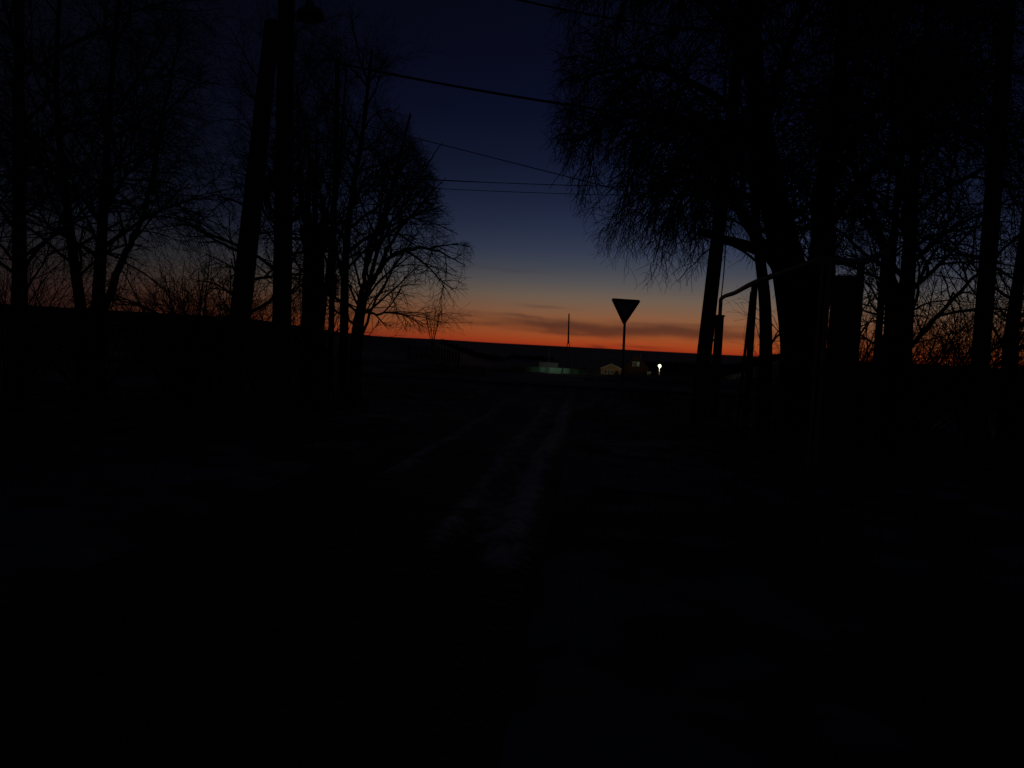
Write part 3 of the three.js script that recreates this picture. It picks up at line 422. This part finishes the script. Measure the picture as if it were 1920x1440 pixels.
// ---------- give-way sign ----------
{
  const x = 1.2, z = -24, by = H(x, z), t = thing('road_sign', 'inverted triangle give-way sign on a thin post against the sunset', 'sign', [x, by, z]);
  mesh('post', taper([0, -0.3, 0], [-0.06, 3.1, 0], 0.041, 0.04, 14), M.steel, t);
  const tri = (w, h, r) => { const s = new THREE.Shape(), A = [[-w / 2, 0], [w / 2, 0], [0, -h]]; const P = A.map((p) => new THREE.Vector2(...p)), n = 3; for (let i = 0; i < n; i++) { const p = P[i], a = P[(i + 2) % n].clone().sub(p).normalize(), b = P[(i + 1) % n].clone().sub(p).normalize(), p0 = p.clone().addScaledVector(a, r), p1 = p.clone().addScaledVector(b, r); i ? s.lineTo(p0.x, p0.y) : s.moveTo(p0.x, p0.y); s.quadraticCurveTo(p.x, p.y, p1.x, p1.y); } s.closePath(); return s; };
  const put = (g, dz) => { g.rotateZ(-0.02); g.translate(-0.055, 3.22, dz); return g; };
  const plate = mesh('plate', put(new THREE.ExtrudeGeometry(tri(0.95, 0.84, 0.1), { depth: 0.02, bevelEnabled: true, bevelSize: 0.006, bevelThickness: 0.005, bevelSegments: 2, curveSegments: 8 }), 0.05), M.red, t);
  const inner = new THREE.ExtrudeGeometry(tri(0.6, 0.53, 0.05), { depth: 0.004, bevelEnabled: false, curveSegments: 8 }); inner.translate(0, -0.1, 0); mesh('white_field', put(inner, 0.0755), M.white, plate);
  for (const y of [2.62, 3.05]) mesh('clamp', box(0.12, 0.04, 0.06, -0.06, y, 0.02), M.steel, t);
}

// ---------- gas pipe on posts ----------
{
  const by = H(3.05, -14.1), t = thing('gas_pipe', 'overhead gas pipe on posts running along the right side of the lane', 'pipe', [3.05, by, -14.1]), o = (p) => [p[0] - 3.05, p[1] - by, p[2] + 14.1];
  mesh('pipe', bar(curve([[3.25, 2.5, -19], [3.25, 2.86, -19], [3.23, 2.95, -18.9], [3.12, 2.96, -16.5], [3.0, 2.96, -14.1], [3.04, 2.96, -12], [3.06, 2.95, -10.5], [3.1, 2.95, -10.35]].map(o), 60), 0.047, 14), M.pipe, t);
  mesh('pipe', bar(curve([[3.06, 2.94, -10.4], [3.35, 2.94, -10.42], [3.54, 2.94, -10.42], [3.6, 2.94, -10.3], [3.55, 2.94, -9.8], [3.5, 2.93, -9.35]].map(o), 90), 0.047, 14), M.pipe, t);
  for (const [x, z, r, lean] of [[3.0, -14.1, 0.065, 0], [3.58, -10.4, 0.055, 0.05], [3.5, -9.4, 0.045, 0.0]]) mesh('support_post', taper(o([x + lean * 0.5, -0.3, z]), o([x, 2.93, z]), r, r * 0.9, 14), M.pole, t);
  mesh('support_post', taper(o([3.25, -0.3, -19]), o([3.25, 2.55, -19]), 0.12, 0.105, 16), M.pole, t); mesh('post_cap', cyl(0.125, 0.125, 0.04, ...o([3.25, 2.55, -19]), 16), M.rust, t);
  mesh('bracket', bar([[3.12, 1.95, -18.9], [2.98, 2.0, -18.85]].map(o), 0.03, 8), M.rust, t);
  for (const [dx, dz] of [[0, 0], [0.085, 0.02]]) { const rz = mesh('riser', bar([[3.07 + dx, -0.2, -10.35 + dz], [3.07 + dx, 2.93, -10.35 + dz]].map(o), dx ? 0.034 : 0.024, 12), M.pipe, t); mesh('valve', cyl(0.05, 0.05, 0.12, ...o([3.07 + dx, 1.35, -10.35 + dz]), 12), M.steel, rz); }
}
{ const x = 3.9, z = -12, by = H(x, z), t = thing('square_post', 'tall square dark post with flat top right of the gas pipe risers', 'post', [x, by, z]); mesh('shaft', box(0.28, 3.1, 0.28, 0, 1.29, 0), M.board, t); mesh('cap', box(0.32, 0.045, 0.32, 0, 2.8625, 0), M.board, t); }
{ const x = 3.02, z = -15, by = H(x, z), t = thing('stake', 'thin slanting stake left of the crooked tree', 'stake', [x, by, z]); mesh('shaft', taper([0, -0.3, 0], [0.12, 2.85, 0], 0.032, 0.026, 10), M.pole, t); }

// ---------- picket fence beyond the crossing ----------
{
  const xa = -14.6, xb = -10.4, z = -60, t = thing('picket_fence', 'weathered picket fence on the dark slope below the left skyline', 'fence', [-12.5, H(-12.5, z), z]), y0 = H(-12.5, z);
  const pg = new THREE.ExtrudeGeometry(new THREE.Shape([[-0.055, 0], [0.055, 0], [0.055, 1.15], [0, 1.25], [-0.055, 1.15]].map((p) => new THREE.Vector2(...p))), { depth: 0.022, bevelEnabled: false });
  for (let i = 0; i < 19; i++) { const x = lerp(xa, xb, i / 18), m = mesh('picket', pg, M.board, t); m.position.set(x + 12.5, H(x, z) - y0 + 0.02 + 0.04 * hash2(i, 3), 0.03); m.rotation.z = (hash2(i, 8) - 0.5) * 0.06; }
  for (const h of [0.35, 0.9]) mesh('rail', bar([[xa + 12.4, H(xa, z) - y0 + h, 0], [0, h, 0], [xb + 12.6, H(xb, z) - y0 + h, 0]], 0.03, 6), M.board, t);
  for (const x of [xa, -12.5, xb]) mesh('post', box(0.1, 1.7, 0.1, x + 12.5, H(x, z) - y0 + 0.5, -0.08), M.board, t);
}

// ---------- village below ----------
function gableHouse({ name, label, x, z, turn = 0, w, d, wall, apex, wallMat, windows, trim, door, chimney, porch }) {
  const by = H(x, z), t = thing(name, label, 'house', [x, by, z], turn, 'village houses');
  const s = new THREE.Shape([[-w / 2, -0.6], [w / 2, -0.6], [w / 2, wall], [0, apex], [-w / 2, wall]].map((p) => new THREE.Vector2(...p))), g = new THREE.ExtrudeGeometry(s, { depth: d, bevelEnabled: false }); g.translate(0, 0, -d);
  mesh('wall', g, wallMat, t);
  const sl = Math.atan2(apex - wall, w / 2), ln = Math.hypot(apex - wall, w / 2) + 0.5;
  for (const k of [-1, 1]) { const r = mesh('roof_slope', box(ln, 0.16, d + 0.9, k * (ln / 2 - 0.02), -0.0, -d / 2), M.roofDark, t); r.rotation.z = -k * sl; r.position.y = apex + 0.12; if (trim) mesh('bargeboard', box(ln, 0.26, 0.06, k * (ln / 2 - 0.02), -0.02, 0.49), M.white, r); }
  for (const [wx, wy, ww, wh] of windows) { const p = mesh('window', box(ww, wh, 0.05, wx, wy, 0.027), M.glass, t); mesh('frame', mergeGeometries([box(ww + 0.36, 0.18, 0.1, wx, wy + wh / 2 + 0.09, 0.052), box(ww + 0.36, 0.18, 0.1, wx, wy - wh / 2 - 0.09, 0.052), box(0.18, wh, 0.1, wx - ww / 2 - 0.09, wy, 0.052), box(0.18, wh, 0.1, wx + ww / 2 + 0.09, wy, 0.052), box(0.07, wh, 0.04, wx, wy, 0.075)]), M.white, p); }
  if (door) mesh('door', box(0.95, 2.0, 0.07, door, 1.0, 0.037), M.logs, t);
  if (chimney) mesh('chimney', box(0.6, 1.6, 0.6, chimney, apex - 0.1, -d * 0.55), M.rust, t);
  if (porch) { const [px, pw] = porch, q = mesh('porch', box(pw, 1.7, 2, px, 0.85, 1.02), M.white, t); mesh('porch_roof', box(pw + 0.5, 0.12, 2.4, px, 1.78, 1.04), M.roofDark, q); }
  return t;
}
gableHouse({ name: 'low_house', label: 'low tan gabled house lit by the street lamp, left of brown house', x: 10.5, z: -312, w: 8.4, d: 9, wall: 2.6, apex: 4.5, wallMat: M.tan, windows: [[-2.2, 1.25, 0.8, 1.2], [-0.9, 1.25, 0.7, 1.2], [0.35, 1.25, 0.8, 1.2]], trim: true, door: 2.4, chimney: -1 });
gableHouse({ name: 'tall_house', label: 'tall brown gabled house with white framed upper windows behind sign post', x: 22.3, z: -332, w: 10.2, d: 11, wall: 3.0, apex: 8.6, wallMat: M.logs, windows: [[-1.3, 4.7, 0.9, 1.7], [0.5, 4.7, 0.9, 1.7]], trim: false, chimney: 2, porch: [5.4, 1.8] });
{ // shed and its pole
  const x = -15.3, z = -303, by = H(x, z), t = thing('shed', 'pale grey flat roofed shed behind the green fence', 'shed', [x, by, z], 0);
  mesh('wall', box(7.6, 4.4, 5, 0, 1.6, -2.5), M.shed, t); mesh('roof', box(8.1, 0.16, 5.5, 0, 3.9, -2.5), M.shed, t);
  for (let i = 0; i < 7; i++) mesh('cladding_board', box(7.62, 0.44, 0.05, 0, 0.75 + i * 0.46, 0.03), M.shed, t);
  const p = thing('thin_pole', 'faint thin pole rising behind the grey shed', 'pole', [-15.6, H(-15.6, -309.5), -309.5]); mesh('shaft', taper([0, -0.4, 0], [0, 9.8, 0], 0.16, 0.1, 12), M.concrete, p);
}
{ // green fence
  const xa = -30, xb = -0.8, n = 15, z = -297, t = thing('sheet_fence', 'lit green sheet metal fence in front of the grey shed', 'fence', [-15.4, H(-15.4, z), z]), y0 = H(-15.4, z), w = (xb - xa) / n;
  const P = []; for (let i = 0; i <= 36; i++) P.push([lerp(-w / 2 + 0.02, w / 2 - 0.02, i / 36), 0.035 * (i % 4 < 2 ? 1 : -1)]);
  const s = new THREE.Shape([...P, ...P.slice().reverse().map(([a, b]) => [a, b - 0.012])].map((p) => new THREE.Vector2(...p))), pg = new THREE.ExtrudeGeometry(s, { depth: 2.05, bevelEnabled: false }); pg.rotateX(-Math.PI / 2);
  for (let i = 0; i <= n; i++) { const x = lerp(xa, xb, i / n), y = H(x, z) - y0; mesh('post', box(0.08, 2.6, 0.08, x + 15.4, y + 0.9, -0.1), M.steel, t); if (i < n) { const m = mesh('panel', pg, [M.green, M.green, M.greenDark, M.green, M.green, M.greenDark, M.greenPale, M.greenDark, M.greenPale, M.green, M.green, M.greenPale, M.greenDark, M.green, M.greenDark][i], t), xm = x + w / 2; m.position.set(xm + 15.4, H(xm, z) - y0 + 0.08 + 0.06 * hash2(i, 5), 0); } }
}
{ // mast
  const x = -7.0, z = -284, by = H(x, z), t = thing('mast', 'tall thin mast on spread legs standing before the sunset', 'mast', [x, by, z]), top = 14.3 - by, j = 4.4 - by;
  mesh('tube', taper([-0.2, j - 1.5, 0], [-0.55, top, 0], 0.34, 0.24, 14), M.rust, t);
  const feet = [[-2.1, -1.6], [2.1, -1.6], [-2.1, 1.6], [2.1, 1.6]]; for (const [a, b] of feet) mesh('leg', taper([a, -0.4, b], [-0.2 + a * 0.04, j, b * 0.04], 0.17, 0.13, 10), M.rust, t);
  for (const f of [0.3, 0.6]) for (const [p, q] of [[0, 1], [1, 3], [3, 2], [2, 0]]) { const A = feet[p], B = feet[q], k = 1 - f * 0.96; mesh('brace', bar([[A[0] * k - 0.2 * f, j * f, A[1] * k], [B[0] * k - 0.2 * f, j * f, B[1] * k]], 0.06, 6), M.rust, t); }
}
{ // yard floodlight on its own post before the fence, turned away from the lane
  const x = -12.2, z = -287.5, by = H(x, z), t = thing('floodlight', 'dark yard floodlight post turned toward the green fence', 'lamp', [x, by, z]);
  mesh('post', taper([0, -0.4, 0], [0, 4.6, 0], 0.06, 0.05, 10), M.steel, t); mesh('housing', mergeGeometries([box(0.5, 0.34, 0.06, 0, 4.75, 0.1), box(0.5, 0.03, 0.3, 0, 4.91, -0.05), box(0.03, 0.34, 0.3, -0.24, 4.75, -0.05), box(0.03, 0.34, 0.3, 0.24, 4.75, -0.05), box(0.5, 0.03, 0.3, 0, 4.59, -0.05)]), M.steel, t);
  mesh('lamp_face', box(0.4, 0.26, 0.02, 0, 4.75, -0.02), new THREE.MeshStandardMaterial({ color: 0x000000, emissive: lin(0.85, 1, 0.86), emissiveIntensity: 6 }), t);
  const L = new THREE.SpotLight(lin(0.85, 1, 0.86), 48, 60, 0.95, 1, 2); L.position.set(0, 4.75, -0.22); L.target.position.set(-0.5, 1.2, -9.5); L.castShadow = true; t.add(L, L.target);
}
{ // street lamp
  const x = 28.2, z = -290, by = H(x, z), hy = -4.1 - by, t = thing('street_lamp', 'lit street lamp with bright greenish white globe right of the houses', 'lamp', [x, by, z]);
  mesh('post', taper([0, -0.4, 0], [0, hy - 0.24, 0], 0.09, 0.06, 12), M.pole, t); mesh('collar', cyl(0.1, 0.1, 0.08, 0, hy - 0.3, 0, 12), M.steel, t);
  mesh('globe', new THREE.SphereGeometry(0.62, 24, 16).translate(0, hy + 0.25, 0), new THREE.MeshStandardMaterial({ color: 0x111111, emissive: lin(0.8, 1, 0.5), emissiveIntensity: 2.4 }), t);
  const L = new THREE.PointLight(lin(0.95, 1, 0.62), 190, 0, 2); L.position.set(0.5, hy - 0.45, 0.6); L.castShadow = true; L.shadow.radius = 8; t.add(L);
}
// far woods in the valley
{
  const R = rng(404), N = 5200, cone = new THREE.ConeGeometry(0.5, 1, 5, 3), ps = cone.attributes.position; for (let i = 0; i < ps.count; i++) { const k = 0.7 + 0.6 * hash2(i, 2); ps.setX(i, ps.getX(i) * k); ps.setZ(i, ps.getZ(i) * k); } cone.translate(0, 0.5, 0); cone.computeVertexNormals();
  const m = new THREE.InstancedMesh(cone, M.fir, N), o = new THREE.Object3D(); let k = 0;
  while (k < N) {
    const r = 420 + 1900 * Math.pow(R(), 0.8), ad = -14 + 32 * R(), a = ad * DEG, x = r * Math.sin(a), z = -r * Math.cos(a); if (fbm(x * 0.004 + 21, z * 0.0016 + 5, 3) < 0.47 + 0.05 * R() || R() > sstep(-12, -5, ad)) continue;
    const h = 5 + 7 * R(); o.position.set(x, H(x, z) - 0.3, z); o.rotation.y = R() * 6; o.scale.set(h * 0.55, h, h * 0.55); o.updateMatrix(); m.setMatrixAt(k++, o.matrix);
  }
  m.name = 'distant_wood'; m.castShadow = m.receiveShadow = true; scene.add(m); tag(m, 'dark woods in the valley beyond the village', 'wood', null, 'stuff');
}
renderer.render(scene, camera);
